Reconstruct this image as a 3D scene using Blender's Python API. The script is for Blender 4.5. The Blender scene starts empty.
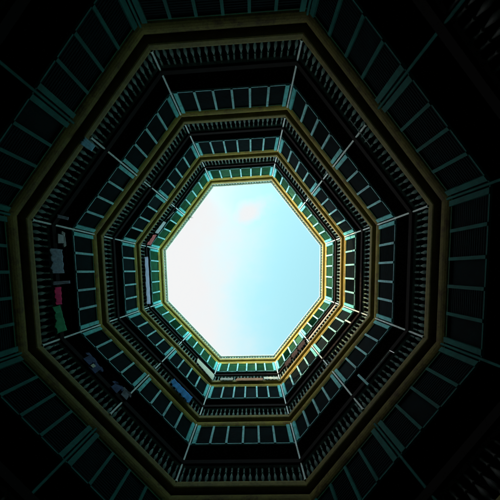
import bpy, bmesh, math, random
from mathutils import Vector, Matrix
random.seed(7)
S = bpy.context.scene
COL = S.collection

# ------------------------------------------------------------------ camera
EYE = 1.5
cam_d = bpy.data.cameras.new('camera'); cam = bpy.data.objects.new('camera', cam_d); COL.objects.link(cam)
S.camera = cam
cam_d.sensor_width = 36; cam_d.lens = 21.6
cam_d.shift_x = 0.0048; cam_d.shift_y = 0.0829
cam_d.clip_start = 0.05; cam_d.clip_end = 500
RX = Vector((0.99990, 0.00097, 0.01409)); RY = Vector((0.0, 0.99763, -0.06877)); RZ = Vector((-0.01412, 0.06876, 0.99753))
M3 = Matrix((RX, -RY, -RZ)).transposed()
cam.matrix_world = Matrix.Translation((0, 0, EYE)) @ M3.to_4x4()

# ------------------------------------------------------------------ world
SUN_EL, SUN_AZ = 37.0, (-0.93, -0.37)           # direction the sun stands in (x, y)
w = bpy.data.worlds.new('World'); S.world = w; w.use_nodes = True
nt = w.node_tree; nt.nodes.clear(); N = nt.nodes.new; L = nt.links.new
out = N('ShaderNodeOutputWorld'); bg = N('ShaderNodeBackground'); bg.inputs['Strength'].default_value = 0.12
sky = N('ShaderNodeTexSky'); sky.sky_type = 'NISHITA'; sky.sun_disc = False
sky.sun_elevation = math.radians(SUN_EL)
sky.sun_rotation = math.atan2(SUN_AZ[0], SUN_AZ[1])
sky.air_density = 1.0; sky.dust_density = 0.6; sky.ozone_density = 0.6
tc = N('ShaderNodeTexCoord')
def math_n(op, a, b=None, c=None):
    n = N('ShaderNodeMath'); n.operation = op
    for i, v in enumerate((a, b, c)):
        if v is None: continue
        if isinstance(v, (int, float)): n.inputs[i].default_value = v
        else: L(v, n.inputs[i])
    return n.outputs[0]
sep = N('ShaderNodeSeparateXYZ'); L(tc.outputs['Generated'], sep.inputs[0])
no = N('ShaderNodeTexNoise'); no.inputs['Scale'].default_value = 2.6; no.inputs['Detail'].default_value = 7; no.inputs['Roughness'].default_value = .6
L(tc.outputs['Generated'], no.inputs['Vector'])
bank = math_n('ADD', math_n('MULTIPLY', sep.outputs[0], -1.9), math_n('MULTIPLY', math_n('SUBTRACT', no.outputs['Fac'], .5), .8))
bank = math_n('ADD', bank, math_n('MULTIPLY', sep.outputs[1], .1))
r1 = N('ShaderNodeMapRange'); r1.interpolation_type = 'SMOOTHSTEP'
r1.inputs['From Min'].default_value = -.20; r1.inputs['From Max'].default_value = .34; L(bank, r1.inputs['Value'])
# the one small cloud
vd = N('ShaderNodeVectorMath'); vd.operation = 'SUBTRACT'; L(tc.outputs['Generated'], vd.inputs[0]); vd.inputs[1].default_value = (-.012, -.188, .98)
sx = N('ShaderNodeSeparateXYZ'); L(vd.outputs[0], sx.inputs[0])
u = math_n('ADD', math_n('MULTIPLY', sx.outputs[0], .8), math_n('MULTIPLY', sx.outputs[1], -.6))
v = math_n('ADD', math_n('MULTIPLY', sx.outputs[0], .6), math_n('MULTIPLY', sx.outputs[1], .8))
no2 = N('ShaderNodeTexNoise'); no2.inputs['Scale'].default_value = 14; no2.inputs['Detail'].default_value = 6
L(tc.outputs['Generated'], no2.inputs['Vector'])
d = math_n('SQRT', math_n('ADD', math_n('POWER', math_n('MULTIPLY', u, 1/.068), 2), math_n('POWER', math_n('MULTIPLY', v, 1/.030), 2)))
d = math_n('ADD', d, math_n('MULTIPLY', math_n('SUBTRACT', no2.outputs['Fac'], .5), 2.8))
r2 = N('ShaderNodeMapRange'); r2.interpolation_type = 'SMOOTHSTEP'
r2.inputs['From Min'].default_value = 1.9; r2.inputs['From Max'].default_value = -.1
r2.inputs['To Min'].default_value = 0; r2.inputs['To Max'].default_value = .95; L(d, r2.inputs['Value'])
cl = math_n('MAXIMUM', r1.outputs[0], r2.outputs[0])
tint = N('ShaderNodeMix'); tint.data_type = 'RGBA'; tint.blend_type = 'MULTIPLY'; tint.inputs[0].default_value = 1
L(sky.outputs[0], tint.inputs[6]); tint.inputs[7].default_value = (3.9, 4.85, 3.05, 1)
mx = N('ShaderNodeMix'); mx.data_type = 'RGBA'; L(cl, mx.inputs[0]); L(tint.outputs[2], mx.inputs[6]); mx.inputs[7].default_value = (6.1, 6.15, 6.2, 1)
hz = N('ShaderNodeMapRange'); hz.inputs['From Min'].default_value = .93; hz.inputs['From Max'].default_value = .25
hz.inputs['To Min'].default_value = 0; hz.inputs['To Max'].default_value = 9; L(sep.outputs[2], hz.inputs['Value'])
sc_ = N('ShaderNodeVectorMath'); sc_.operation = 'SCALE'; L(mx.outputs[2], sc_.inputs[0]); side_ = math_n('MAXIMUM', math_n('SUBTRACT', .45, math_n('ADD', math_n('MULTIPLY', sep.outputs[0], .95), math_n('MULTIPLY', sep.outputs[1], .2))), .06)
L(math_n('ADD', math_n('MULTIPLY', hz.outputs[0], side_), 1), sc_.inputs['Scale'])
L(sc_.outputs[0], bg.inputs['Color']); L(bg.outputs[0], out.inputs['Surface'])

# ------------------------------------------------------------------ sun
sd = bpy.data.lights.new('sun', 'SUN'); sun = bpy.data.objects.new('sun', sd); COL.objects.link(sun)
sd.energy = 5.0; sd.angle = math.radians(.53); sd.color = (1, .68, .33)
a = math.radians(SUN_EL); hv = Vector((SUN_AZ[0], SUN_AZ[1], 0)).normalized()
to_sun = Vector((hv.x*math.cos(a), hv.y*math.cos(a), math.sin(a)))
sun.rotation_euler = to_sun.to_track_quat('Z', 'Y').to_euler(); sun.location = (0, 0, 40)

S.view_settings.view_transform = 'Standard'; S.view_settings.look = 'None'
S.view_settings.gamma = 1; S.view_settings.exposure = 0.3; S.view_settings.use_curve_mapping = False
S.cycles.max_bounces = 6; S.cycles.diffuse_bounces = 3; S.cycles.use_denoising = True

# ------------------------------------------------------------------ materials
def mat(name, base, rough=.6, var=.25, scale=4.0, bump=.15, metal=0.0, stain=None, stain_amt=.5, stretch=(1, 1, 1), spec=.4, fine=40):
    m = bpy.data.materials.new(name); m.use_nodes = True
    t = m.node_tree; b = t.nodes['Principled BSDF']; nn = t.nodes.new; ll = t.links.new
    b.inputs['Roughness'].default_value = rough; b.inputs['Metallic'].default_value = metal
    b.inputs['Specular IOR Level'].default_value = spec
    co = nn('ShaderNodeTexCoord'); mp = nn('ShaderNodeMapping'); mp.inputs['Scale'].default_value = stretch
    geo = nn('ShaderNodeNewGeometry'); ll(geo.outputs['Position'], mp.inputs['Vector'])
    n1 = nn('ShaderNodeTexNoise'); n1.inputs['Scale'].default_value = scale; n1.inputs['Detail'].default_value = 6; n1.inputs['Roughness'].default_value = .65
    ll(mp.outputs[0], n1.inputs['Vector'])
    cr = nn('ShaderNodeValToRGB'); e = cr.color_ramp.elements
    lo = [c*(1-var) for c in base]; hi = [min(1, c*(1+var)) for c in base]
    e[0].position = .32; e[0].color = (*lo, 1); e[1].position = .68; e[1].color = (*hi, 1)
    ll(n1.outputs['Fac'], cr.inputs[0]); last = cr.outputs[0]
    if stain:
        n2 = nn('ShaderNodeTexNoise'); n2.inputs['Scale'].default_value = scale*1.9; n2.inputs['Detail'].default_value = 8; n2.inputs['Roughness'].default_value = .75
        ll(mp.outputs[0], n2.inputs['Vector'])
        mr = nn('ShaderNodeMapRange'); mr.inputs['From Min'].default_value = .51; mr.inputs['From Max'].default_value = .62; mr.inputs['To Max'].default_value = stain_amt
        ll(n2.outputs['Fac'], mr.inputs['Value'])
        mi = nn('ShaderNodeMix'); mi.data_type = 'RGBA'; ll(mr.outputs[0], mi.inputs[0]); ll(last, mi.inputs[6]); mi.inputs[7].default_value = (*stain, 1); last = mi.outputs[2]
    if stain:
        n4 = nn('ShaderNodeTexNoise'); n4.inputs['Scale'].default_value = 14; n4.inputs['Detail'].default_value = 8; n4.inputs['Roughness'].default_value = .8
        ll(mp.outputs[0], n4.inputs['Vector'])
        m4 = nn('ShaderNodeMapRange'); m4.inputs['From Min'].default_value = .52; m4.inputs['From Max'].default_value = .62; m4.inputs['To Max'].default_value = stain_amt*.7
        ll(n4.outputs['Fac'], m4.inputs['Value'])
        mj = nn('ShaderNodeMix'); mj.data_type = 'RGBA'; ll(m4.outputs[0], mj.inputs[0]); ll(last, mj.inputs[6]); mj.inputs[7].default_value = (*[c*.7 for c in stain], 1); last = mj.outputs[2]
    ll(last, b.inputs['Base Color'])
    n3 = nn('ShaderNodeTexNoise'); n3.inputs['Scale'].default_value = fine; n3.inputs['Detail'].default_value = 4; ll(mp.outputs[0], n3.inputs['Vector'])
    bp = nn('ShaderNodeBump'); bp.inputs['Strength'].default_value = bump; bp.inputs['Distance'].default_value = .01
    ll(n3.outputs['Fac'], bp.inputs['Height']); ll(bp.outputs[0], b.inputs['Normal'])
    rr = nn('ShaderNodeMapRange'); rr.inputs['To Min'].default_value = max(0, rough-.12); rr.inputs['To Max'].default_value = min(1, rough+.15)
    ll(n1.outputs['Fac'], rr.inputs['Value']); ll(rr.outputs[0], b.inputs['Roughness'])
    return m
M = {
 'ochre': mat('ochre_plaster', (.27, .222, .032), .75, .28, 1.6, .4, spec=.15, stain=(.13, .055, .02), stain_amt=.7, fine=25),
 'ochre_shade': mat('shaded_ochre_plaster', (.185, .152, .042), .8, .3, 1.5, .4, spec=.12, stain=(.08, .045, .025), stain_amt=.75, fine=25),  # stained ochre, darkened to carry the shade low in the well
 'lip': mat('cornice_edge', (.24, .205, .07), .75, .25, 2.2, .3, spec=.15, stain=(.14, .1, .05), stain_amt=.55, fine=25),
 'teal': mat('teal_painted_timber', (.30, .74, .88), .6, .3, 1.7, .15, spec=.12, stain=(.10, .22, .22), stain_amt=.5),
 'post': mat('pale_blue_paint', (.72, .92, 1.0), .4, .12, 6, .1, stain=(.2, .28, .3), stain_amt=.4),
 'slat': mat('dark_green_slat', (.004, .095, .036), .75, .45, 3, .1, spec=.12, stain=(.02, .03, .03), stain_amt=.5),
 'rail': mat('dark_brown_timber', (.014, .010, .010), .85, .3, 5, .1, spec=.06),
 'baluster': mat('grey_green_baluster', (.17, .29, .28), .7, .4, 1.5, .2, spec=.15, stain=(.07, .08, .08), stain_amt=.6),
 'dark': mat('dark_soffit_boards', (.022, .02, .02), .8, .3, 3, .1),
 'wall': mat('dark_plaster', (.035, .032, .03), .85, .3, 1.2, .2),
 'slat_shade': mat('shaded_slat', (.004, .014, .017), .8, .5, 3, .1, spec=.03),  # slat copy with the shade below the top storey in its colour
 'jamb': mat('turquoise_paint', (.14, .68, .72), .6, .25, 2.5, .15, spec=.12, stain=(.06, .25, .25), stain_amt=.5),
 'paint_shade': mat('shaded_green_paint', (.03, .20, .185), .65, .3, 2, .15, spec=.05, stain=(.04, .14, .13), stain_amt=.5),  # low-storey frames and posts, the shade down there painted into the colour
 'bal_shade': mat('shaded_baluster', (.05, .055, .055), .7, .3, 6, .2),  # baluster copy darkened to paint in the lowest gallery's shade
 'floor': mat('dark_paving', (.09, .085, .08), .85, .25, 1.5, .3),
 'conc': mat('concrete', (.22, .21, .19), .85, .2, 1.5, .3, stain=(.12, .11, .1)),
 'steel': mat('galvanised_steel', (.55, .6, .62), .35, .15, 8, .05, metal=.6),
}
def cloth(name, c, var=.25, scale=6): return mat(name, c, .85, var, scale, .3, spec=.15, fine=120)

# ------------------------------------------------------------------ helpers
def link(name, bm, m, parent=None, smooth=False):
    me = bpy.data.meshes.new(name); bm.normal_update(); bm.to_mesh(me); bm.free()
    if smooth:
        for p in me.polygons: p.use_smooth = True
    me.materials.append(m); o = bpy.data.objects.new(name, me); COL.objects.link(o); o.parent = parent
    return o
def tag(o, label, cat, group=None):
    o['label'] = label; o['category'] = cat
    if group: o['group'] = group
def empty(name, loc=(0, 0, 0)):
    o = bpy.data.objects.new(name, None); COL.objects.link(o); o.location = loc; o.empty_display_size = .2; return o

PLAN = [Vector(p) for p in [(-2.362, -5.169), (1.165, -5.377), (4.248, -1.551), (4.257, 1.641), (1.38, 5.392), (-1.966, 5.457), (-5.302, 1.881), (-5.398, -1.254)]]
E_ = [(PLAN[(i+1) % 8]-PLAN[i]).normalized() for i in range(8)]
NR = [Vector((e.y, -e.x)) for e in E_]                # outward normals of the sides
LEN = [(PLAN[(i+1) % 8]-PLAN[i]).length for i in range(8)]
def ring_pt(i, o):
    i %= 8; a, b = NR[i-1], NR[i]; return PLAN[i] + (a+b)*(o/(1+a.dot(b)))
def sweep(bm, prof, sub=1):
    """closed profile of (offset outward, z) swept round the well"""
    rings = []
    for i in range(8):
        for k in range(sub):
            rings.append([bm.verts.new((*(ring_pt(i, o).lerp(ring_pt(i+1, o), k/sub)), z+EYE)) for o, z in prof])
    n = len(rings); q = len(prof)
    for i in range(n):
        A, B = rings[i], rings[(i+1) % n]
        for j in range(q):
            bm.faces.new((A[j], B[j], B[(j+1) % q], A[(j+1) % q]))
    return bm
def P(side, s, o, z):
    """side-local (along, outward, height above eye) to world"""
    p = PLAN[side] + E_[side]*s + NR[side]*o
    return Vector((p.x, p.y, z+EYE))
def box(bm, side, s0, s1, o0, o1, z0, z1):
    v = [bm.verts.new(P(side, s, o, z)) for z in (z0, z1) for s, o in ((s0, o0), (s1, o0), (s1, o1), (s0, o1))]
    for f in ((0, 1, 2, 3), (7, 6, 5, 4), (0, 4, 5, 1), (1, 5, 6, 2), (2, 6, 7, 3), (3, 7, 4, 0)):
        bm.faces.new([v[i] for i in f])
def mbox(bm, side, m0, m1, o0, o1, z0, z1, c0, c1):
    """bar along a side between two stations; a station that is a corner is mitred (c0/c1 flags)"""
    def pt(s, o, corner, end):
        if not corner: return PLAN[side] + E_[side]*s + NR[side]*o
        return ring_pt(side + (1 if end else 0), o)
    v = []
    for z in (z0, z1):
        for s, o, c, e in ((m0, o0, c0, 0), (m1, o0, c1, 1), (m1, o1, c1, 1), (m0, o1, c0, 0)):
            p = pt(s, o, c, e); v.append(bm.verts.new((p.x, p.y, z+EYE)))
    for f in ((0, 1, 2, 3), (7, 6, 5, 4), (0, 4, 5, 1), (1, 5, 6, 2), (2, 6, 7, 3), (3, 7, 4, 0)):
        bm.faces.new([v[i] for i in f])
def tube(bm, a, b, r, seg=8):
    a = Vector(a); b = Vector(b); d = (b-a).normalized()
    x = d.orthogonal().normalized(); y = d.cross(x)
    ra = [bm.verts.new(a + (x*math.cos(t)+y*math.sin(t))*r) for t in [2*math.pi*k/seg for k in range(seg)]]
    rb = [bm.verts.new(v.co + (b-a)) for v in ra]
    for k in range(seg): bm.faces.new((ra[k], ra[(k+1) % seg], rb[(k+1) % seg], rb[k]))
    bm.faces.new(ra[::-1]); bm.faces.new(rb)

# ------------------------------------------------------------------ ground
bm = bmesh.new()
for x0, y0 in ((-250, -250),):
    v = [bm.verts.new(p) for p in ((-250, -250, 0), (250, -250, 0), (250, 250, 0), (-250, 250, 0))]; bm.faces.new(v)
g = link('ground', bm, M['floor']); g['kind'] = 'structure'

# ------------------------------------------------------------------ building
# (lip height, cornice bottom, transom bottom) above the eye for each storey's top; lip of the storey below carries the balustrade
LIP = [3.80, 7.40, 10.96, 14.60, 18.37]
COR = [3.10, 6.66, 10.26, 13.87, 17.40]
TRB = [2.0, 5.57, 9.15, 12.56, 16.01]
bld = empty('octagonal_building')
tag(bld, 'tall dark octagonal courtyard building of stacked galleries, with ochre cornices, baluster railings and teal transoms', 'building')
DEEP = 1.9
bays = []                                            # (side, s0, s1, corner at s0, corner at s1)
for i in range(8):
    if LEN[i] > 4: bays += [(i, 0, LEN[i]/2, True, False), (i, LEN[i]/2, LEN[i], False, True)]
    else: bays += [(i, 0, LEN[i], True, True)]

def baluster_mesh(mm):
    bm = bmesh.new(); seg = 10
    pr = [(.052, 0), (.052, .05), (.026, .06), (.030, .085), (.052, .13), (.066, .19), (.060, .25), (.038, .31), (.022, .37), (.022, .39), (.042, .40), (.042, .43), (.022, .44), (.030, .49), (.046, .54), (.034, .59), (.024, .61), (.050, .62), (.050, .672)]
    pr = [(r*.72, z) for r, z in pr]
    rings = [[bm.verts.new((r*math.cos(2*math.pi*k/seg), r*math.sin(2*math.pi*k/seg), z)) for k in range(seg)] for r, z in pr]
    for A, B in zip(rings, rings[1:]):
        for k in range(seg): bm.faces.new((A[k], A[(k+1) % seg], B[(k+1) % seg], B[k]))
    me = bpy.data.meshes.new('baluster'); bm.to_mesh(me); bm.free(); me.materials.append(mm)
    for p in me.polygons: p.use_smooth = True
    return me
BAL = baluster_mesh(M['baluster']); BAL_SHADE = baluster_mesh(M['bal_shade'])

def cornice(lip, bot):
    h = lip-bot; f = lambda t: bot+h*t
    pr = [(.28, bot), (.12, bot), (.092, f(.035)), (.068, f(.09)), (.05, f(.17)), (.04, f(.26)), (.042, f(.35)), (.056, f(.44)), (.085, f(.50)),
          (.12, f(.525)), (.18, f(.53)), (.19, f(.57)), (.19, f(.705))]
    o = link('cornice', sweep(bmesh.new(), pr+[(.28, f(.705))], 4), M['ochre_shade'] if lip < 9 else M['ochre'], bld)
    pr2 = [(.26, f(.712)), (.03, f(.71)), (.006, f(.73)), (-.006, f(.77)), (-.006, f(.93)), (.004, f(1.0)), (.26, f(1.0))]
    link('cornice_edge', sweep(bmesh.new(), pr2, 4), M['lip'], bld)
for lv in range(5):
    cornice(LIP[lv], COR[lv])
    # slab with dark boarded soffit
    lo = COR[lv]+.04
    link('floor_slab', sweep(bmesh.new(), [(.263, lo+.03), (.263, LIP[lv]-.03), (DEEP+.4, LIP[lv]-.03), (DEEP+.4, lo+.03)]), M['conc'], bld)
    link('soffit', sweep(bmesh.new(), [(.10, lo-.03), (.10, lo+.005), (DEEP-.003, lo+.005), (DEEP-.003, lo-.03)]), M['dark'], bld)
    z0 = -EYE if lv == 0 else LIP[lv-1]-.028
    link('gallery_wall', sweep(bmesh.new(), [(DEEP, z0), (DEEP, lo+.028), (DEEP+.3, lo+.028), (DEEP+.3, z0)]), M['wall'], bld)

def transom(side, s0, s1, c0, c1, zb, zt):
    n = 6 if (c0 and c1 and LEN[side] > 3.3) else (5 if (c0 and c1) else 4)
    tm = M['paint_shade'] if zb < 7 else M['teal']
    bm = bmesh.new()
    p0, p1 = s0+.12, s1-.12
    for j in range(n):
        u0 = p0+(p1-p0)*j/n+.003; u1 = p0+(p1-p0)*(j+1)/n-.003
        if j == 0: u0 = s0+.03
        if j == n-1: u1 = s1-.03
        if random.random() < .07: continue
        tl = random.uniform(.4, 1.9) if random.random() < .35 else 1
        z = zb+.05+random.uniform(0, .01)
        while z < zt-.07:
            dz = .045; a0 = .078-.012*tl; a1 = .078; jz = random.gauss(0, .002); v = []
            for (o, zz) in ((a0, z), (a0+.008, z-.006), (a1, z+dz), (a1-.004, z+dz+.009)):
                for q_, sg in ((u0, 1), (u1, -1)):
                    p = P(side, q_, o, zz+sg*jz); v.append(bm.verts.new(p))
            for q in ((0, 1, 3, 2), (2, 3, 5, 4), (4, 5, 7, 6), (6, 7, 1, 0), (0, 2, 4, 6), (1, 7, 5, 3)): bm.faces.new([v[t] for t in q])
            z += .058
    mbox(bm, side, s0+.002, s1-.002, .087, .095, zb+.02, zt-.022, c0, c1)          # boarding behind the slats
    t = link('transom_window', bm, M['slat'] if zb > 13 else M['slat_shade'], bld)
    fb = bmesh.new(); mbox(fb, side, s0, s1, .03, .075, zb-.012, zb+.016, c0, c1); link('bottom_rail', fb, tm, t)
    fb = bmesh.new(); mbox(fb, side, s0, s1, .045, .10, zt-.055, zt-.025, c0, c1); link('top_rail', fb, M['slat'], t)
    g0, g1 = s0+.12, s1-.12
    step = (g1-g0)/n
    for j in range(1, n):
        mb = bmesh.new(); c = g0+step*j+random.uniform(-.006, .006)
        box(mb, side, c-.034, c+.034, .004, .054, zb-.012, zt-.07-random.uniform(0, .015)); link('mullion', mb, tm, t)
    for c, corner in ((s0, c0), (s1, c1)):
        sg = 1 if c == s0 else -1
        mb = bmesh.new(); a, b = sorted((c+sg*.062, c+sg*.175))
        box(mb, side, a, b, -.004, .056, zb-.03, zt-.03); link('jamb_board', mb, M['paint_shade'] if zb < 7 else M['jamb'], t)
def balustrade(side, s0, s1, c0, c1, zl, OB=.08):
    bm = bmesh.new()
    mbox(bm, side, s0, s1, OB-.045, OB+.045, zl+.002, zl+.03, c0, c1)
    mbox(bm, side, s0, s1, OB-.035, OB+.035, zl+.68, zl+.70, c0, c1)
    b = link('balustrade', bm, M['baluster'] if zl > 5 else M['bal_shade'], bld)
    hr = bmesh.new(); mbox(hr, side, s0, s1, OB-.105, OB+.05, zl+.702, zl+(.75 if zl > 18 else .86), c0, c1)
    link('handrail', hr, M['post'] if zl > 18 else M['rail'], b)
    L_ = s1-s0; n = max(3, round(L_/.170)); st = L_/n
    for j in range(n):
        o = bpy.data.objects.new('baluster', BAL if zl > 5 else BAL_SHADE); COL.objects.link(o); o.parent = b
        p = P(side, s0+st*(j+.5), OB, zl+.018); o.location = p
        o.scale = (random.uniform(.9, 1.08), random.uniform(.9, 1.08), 1); o.rotation_euler = (random.gauss(0, .012), random.gauss(0, .012), random.uniform(0, 6))
for lv in range(5):
    zt = COR[lv]
    for (side, s0, s1, c0, c1) in bays:
        transom(side, s0, s1, c0, c1, TRB[lv], zt)
        balustrade(side, s0, s1, c0, c1, LIP[lv], .15 if lv == 4 else .085)
    # posts at corners and mid points of the long sides
    zb = -EYE if lv == 0 else LIP[lv-1]
    for (side, s0, s1, c0, c1) in bays:
        p = ring_pt(side, .012) if c0 else PLAN[side]+E_[side]*s0+NR[side]*.012
        r = .027
        bm = bmesh.new(); tube(bm, (p.x, p.y, zb+EYE), (p.x, p.y, COR[lv]+.06+EYE), r, 12)
        pm = M['post'] if lv > 1 else M['paint_shade']
        col = link('column', bm, pm, bld)
        cb = bmesh.new(); tube(cb, (p.x, p.y, zb+EYE+.001), (p.x, p.y, zb+EYE+.035), r*1.7, 12); link('base_plate', cb, pm, col)
# flat roof round the well
link('roof', sweep(bmesh.new(), [(.27, LIP[4]-.02), (.27, LIP[4]+.03), (6, LIP[4]+.03), (6, LIP[4]-.02)]), M['conc'], bld)
link('outer_wall', sweep(bmesh.new(), [(5.7, -EYE), (5.7, LIP[4]-.022), (6, LIP[4]-.022), (6, -EYE)]), M['ochre'], bld)

# ------------------------------------------------------------------ washing and odds and ends hung in the galleries
C_ = {
 'sheet': cloth('grey_blue_check', (.22, .30, .40), .35, 14), 'pink': cloth('crimson_towel', (.85, .03, .18), .12), 'green': cloth('green_cloth', (.03, .30, .14), .3),
 'pale': cloth('pale_grey_cloth', (.45, .50, .55)), 'ltblue': cloth('light_blue_cloth', (.22, .52, .72)), 'tarp': cloth('blue_tarp', (.04, .24, .60), .25, 5),
 'white': cloth('cream_board', (.72, .74, .62), .12), 'lav': cloth('lavender_sheet', (.50, .50, .72), .15, 5), 'red': cloth('red_pink_cloth', (.62, .14, .15), .5, 7),
 'strip': cloth('grey_white_board', (.52, .60, .66), .15), 'brown': cloth('brown_board', (.38, .20, .12), .3), 'dred': cloth('dark_red_cloth', (.018, .006, .006), .3),
 'navy': cloth('grey_blue_shirt', (.06, .09, .21), .4, 9), 'dull': cloth('dull_grey_cloth', (.15, .17, .22), .4, 9), 'grey': cloth('grey_board', (.38, .37, .33), .2),
}
def sheet(name, side, cs, o, m, label, cat, group=None, wave=.026, nx=26, nz=12, th=.006, freq=3.0, seed=0):
    """cloth or board with four corners given as (along, height): lower-left, lower-right, upper-right, upper-left"""
    bm = bmesh.new(); a, b, c, d = [Vector(q) for q in cs]; rnd = random.Random(seed+side*7)
    ph = rnd.uniform(0, 6); V = []
    for k, oo in enumerate((o-th/2, o+th/2)):
        g = []
        for j in range(nz+1):
            tz = j/nz; row = []
            for i in range(nx+1):
                tx = i/nx; p = a.lerp(b, tx).lerp(d.lerp(c, tx), tz)
                if wave > .005:
                    p = p + Vector((wave*.22*(1-tz)*math.sin(tz*7+ph+tx*3), -.7*wave*(1-tz)*math.sin(tx*9+ph) - wave*.9*tz*abs(math.sin(tx*math.pi*3))))
                wv = wave*(1.15-tz*.8)*(math.sin(tx*math.pi*2*freq+ph)+.5*math.sin(tx*math.pi*2*freq*2.3+1+ph*2+tz*1.5))
                row.append(bm.verts.new(P(side, p.x, oo-wv*.8, p.y)))
            g.append(row)
        V.append(g)
    A, B = V
    for j in range(nz):
        for i in range(nx):
            bm.faces.new((A[j][i], A[j][i+1], A[j+1][i+1], A[j+1][i])); bm.faces.new((B[j][i], B[j+1][i], B[j+1][i+1], B[j][i+1]))
    for j in range(nz):
        bm.faces.new((A[j][0], A[j+1][0], B[j+1][0], B[j][0])); bm.faces.new((A[j][nx], B[j][nx], B[j+1][nx], A[j+1][nx]))
    for i in range(nx):
        bm.faces.new((A[0][i], B[0][i], B[0][i+1], A[0][i+1])); bm.faces.new((A[nz][i], A[nz][i+1], B[nz][i+1], B[nz][i]))
    bmesh.ops.recalc_face_normals(bm, faces=bm.faces)
    ob = link(name, bm, m, None, True); tag(ob, label, cat, group); return ob
def shirt(side, s, zt, wd, h, o, m, label, group, lean=0.0, seed=0):
    out = [(-.22, 0), (-.5, -.06), (-.62, -.34), (-.44, -.40), (-.34, -.26), (-.36, -1), (.34, -.97), (.33, -.26), (.44, -.42), (.62, -.36), (.5, -.06), (.22, 0), (.08, -.07), (-.08, -.07)]
    bm = bmesh.new(); rnd = random.Random(seed); n = len(out); F, B = [], []
    for x, z in out:
        dx = rnd.uniform(-.03, .03); q = (s+(x+dx)*wd+lean*z*h, zt+(z+rnd.uniform(-.03, .03))*h)
        dd = rnd.uniform(-.02, .02)
        F.append(bm.verts.new(P(side, q[0], o-.02+dd, q[1]))); B.append(bm.verts.new(P(side, q[0], o+.02+dd, q[1])))
    bm.faces.new(F); bm.faces.new(B[::-1])
    for i in range(n): bm.faces.new((F[i], B[i], B[(i+1) % n], F[(i+1) % n]))
    bmesh.ops.recalc_face_normals(bm, faces=bm.faces); bmesh.ops.triangulate(bm, faces=[f for f in bm.faces if len(f.verts) > 4])
    ob = link('shirt', bm, m); tag(ob, label, 'shirt', group); return ob
def rod(name, side, p, q, o, r, m, parent=None, o2=None):
    bm = bmesh.new(); tube(bm, P(side, p[0], o, p[1]), P(side, q[0], o if o2 is None else o2, q[1]), r, 8)
    return link(name, bm, m, parent)
W1 = 'washing hung along the left galleries'
# big storey, left side
l_ = rod('clothes_line', 6, (.02, 8.60), (3.1, 8.62), -.045, .003, M['rail']); tag(l_, 'thin dark clothes line strung over the washing on the left side', 'clothes line')
shirt(6, 2.78, 8.59, .36, .33, -.045, C_['pale'], 'small pale patterned top hanging above the grey checked sheet', W1, seed=3)
sheet('bed_sheet', 6, [(1.81, 7.89), (2.48, 7.90), (2.48, 8.41), (1.82, 8.42)], -.06, C_['sheet'], 'grey-blue checked sheet hung over the left railing, above the crimson towel', 'sheet', W1, seed=1)
sheet('towel', 6, [(1.50, 7.88), (1.60, 7.88), (1.60, 8.66), (1.52, 8.66)], -.06, C_['dull'], 'narrow pale strip of cloth between the checked sheet and the crimson towel', 'towel', W1, wave=.006)
sheet('towel', 6, [(.97, 7.95), (1.44, 7.93), (1.44, 8.23), (.96, 8.21)], -.065, C_['pink'], 'crimson pink towel hung over the left railing', 'towel', W1, seed=2, wave=.014)
sheet('cloth', 6, [(.18, 7.90), (.92, 7.86), (.94, 8.14), (.20, 8.36)], -.06, C_['green'], 'dark green cloth hung below the crimson towel on the left side', 'cloth', W1, seed=4)
sheet('towel', 7, [(.26, 8.04), (.35, 7.97), (.36, 8.46), (.27, 8.52)], -.06, C_['dull'], 'narrow grey towel hung beside the corner post above the checked sheet', 'towel', W1, wave=.006)
sheet('cloth', 7, [(2.20, 7.13), (2.40, 7.13), (2.38, 7.62), (2.22, 7.62)], -.075, C_['ltblue'], 'light blue cloth hung on the balusters beside the upper left middle post', 'cloth', wave=.012, seed=5)
W2 = 'dark shirts hung in the lower left gallery'
l_ = rod('clothes_line', 5, (2.45, 8.66), (4.75, 8.60), -.03, .003, M['rail']); tag(l_, 'thin dark clothes line with shirts on the lower left side', 'clothes line')
shirt(5, 3.96, 8.58, .36, .42, -.03, C_['navy'], 'dark blue shirt at the upper left end of the lower left clothes line', W2, seed=5)
shirt(5, 3.66, 8.52, .34, .42, -.03, C_['navy'], 'dark blue shirt overlapping a pale patch, second on the lower left line', W2, seed=6)
sheet('towel', 5, [(3.70, 8.16), (3.80, 8.16), (3.80, 8.32), (3.70, 8.32)], -.062, C_['white'], 'small white face cloth among the dark blue shirts', 'towel', wave=.004)
shirt(5, 2.86, 8.56, .34, .42, -.03, C_['navy'], 'blue-grey shirt on the lower left line, left of the middle post', W2, seed=8)
shirt(5, 2.56, 8.66, .32, .42, -.03, C_['dull'], 'pale grey shirt nearest the middle post on the lower left line', W2, lean=.1, seed=9)
# lower right drying rack
rk = empty('drying_rack', P(3, 1.25, -.05, 7.8)); tag(rk, 'pale metal drying rack hooked on the lower right railing', 'drying rack')
def child(ob):
    ob.parent = rk; ob.matrix_parent_inverse = Matrix.Translation(-rk.location)
child(rod('rail', 3, (.73, 8.02), (1.77, 8.03), -.10, .013, M['steel'])); child(rod('hook', 3, (.73, 8.04), (.72, 7.79), -.10, .014, M['steel']))
bm = bmesh.new(); box(bm, 3, 1.77, 1.835, -.115, -.085, 7.78, 8.54); child(link('upright', bm, M['teal']))
l_ = rod('pole', 1, (2.10, 7.69), (2.90, 7.68), -.075, .011, M['steel']); tag(l_, 'thin pale pole lashed along the upper right railing', 'pole')
bm = bmesh.new(); tube(bm, P(3, .54, .012, 10.262+1.55), P(3, .54, .012, 12.55), .032, 10)
l_ = link('pole', bm, M['post']); tag(l_, 'short pale post under the transom near the right corner of the second storey', 'pole')
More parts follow.
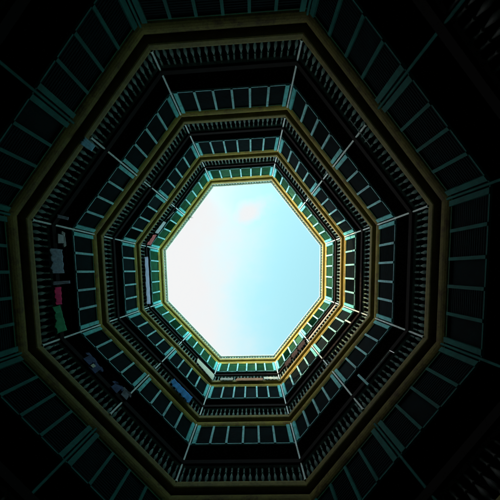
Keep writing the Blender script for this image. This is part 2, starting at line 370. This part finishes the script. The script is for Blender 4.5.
# second storey tarp
sheet('tarpaulin', 5, [(.66, 10.78), (1.69, 10.88), (1.66, 11.36), (.62, 11.39)], -.10, C_['tarp'], 'bright blue tarpaulin slung over the lower left railing', 'tarpaulin', wave=.022, seed=9, freq=4)
# top storey
sheet('board', 5, [(.05, 14.36), (1.22, 14.55), (1.27, 15.06), (.06, 15.14)], -.09, C_['white'], 'cream white board leaning on the top lower left railing', 'board', wave=.003)
sheet('bed_sheet', 6, [(.22, 14.79), (2.56, 14.83), (2.60, 15.33), (.18, 15.34)], -.08, C_['lav'], 'long lavender sheet hung along the top left railing', 'sheet', wave=.012, nx=24, freq=5)
sheet('cloth', 7, [(.14, 15.0), (.75, 14.97), (.79, 15.38), (.16, 15.58)], -.085, C_['red'], 'red and pink cloth on the top upper left railing, beside the corner', 'cloth', wave=.012)
sheet('board', 7, [(.87, 14.93), (1.58, 14.97), (1.58, 15.41), (.88, 15.43)], -.085, C_['strip'], 'grey white board on the top upper left railing, beside the red cloth', 'board', wave=.003)
l_ = rod('pole', 7, (1.80, 15.22), (2.25, 15.38), -.08, .016, M['steel']); tag(l_, 'short tilted pale stick beside the grey white board', 'pole')
sheet('board', 4, [(.08, 14.42), (.78, 14.47), (.77, 14.76), (.07, 14.73)], -.085, C_['white'], 'short white board on the top bottom-side railing near the right corner', 'board', wave=.003)
sheet('board', 4, [(.83, 14.28), (2.22, 14.30), (2.10, 14.66), (.82, 14.62)], -.085, C_['brown'], 'long brown board on the top bottom-side railing', 'board', wave=.003)
sheet('board', 4, [(2.32, 14.38), (2.95, 14.42), (2.95, 14.70), (2.30, 14.68)], -.085, C_['grey'], 'grey board left of the long brown board on the top storey', 'board', wave=.003)
sheet('board', 3, [(.10, 14.62), (2.25, 14.58), (2.25, 14.80), (.10, 14.86)], -.085, C_['grey'], 'long narrow grey board along the sunny lower right railing of the top storey', 'board', wave=.003)
for k, (s_, wd) in enumerate(((2.75, .5), (3.3, .42), (3.85, .45))):
    lb = ['dark red cloth nearest the middle post on the sunny lower right side', 'dark red cloth between two others on the sunny lower right side', 'dark red cloth nearest the bottom corner on the sunny lower right side'][k]
    sheet('cloth', 3, [(s_-wd/2, 14.72), (s_+wd/2, 14.70), (s_+wd/2, 15.38), (s_-wd/2, 15.36)], -.085, C_['dred'], lb, 'cloth', 'dark cloths on the sunny railing', wave=.02, seed=k)

# a weed rooted on the roof edge
wd = bmesh.new(); rnd = random.Random(4); b0 = P(7, 2.5, -.0, 18.36)
for k in range(14):
    an = rnd.uniform(0, 6.28); ln = rnd.uniform(.15, .42); dirv = Vector((math.cos(an)*.6-NR[7].x*.5, math.sin(an)*.6-NR[7].y*.5, rnd.uniform(-.3, .7))).normalized()
    sd_ = dirv.orthogonal().normalized()*.012; mid = b0+dirv*ln*.5+Vector((0, 0, .02)); tip = b0+dirv*ln-Vector((0, 0, .05))
    v = [wd.verts.new(q) for q in (b0-sd_*.5, b0+sd_*.5, mid+sd_, tip, mid-sd_)]; wd.faces.new(v)
o = link('weed', wd, mat('weed_green', (.05, .08, .03), .8)); tag(o, 'small dark weed sprouting from the upper left roof edge against the white sky', 'weed')
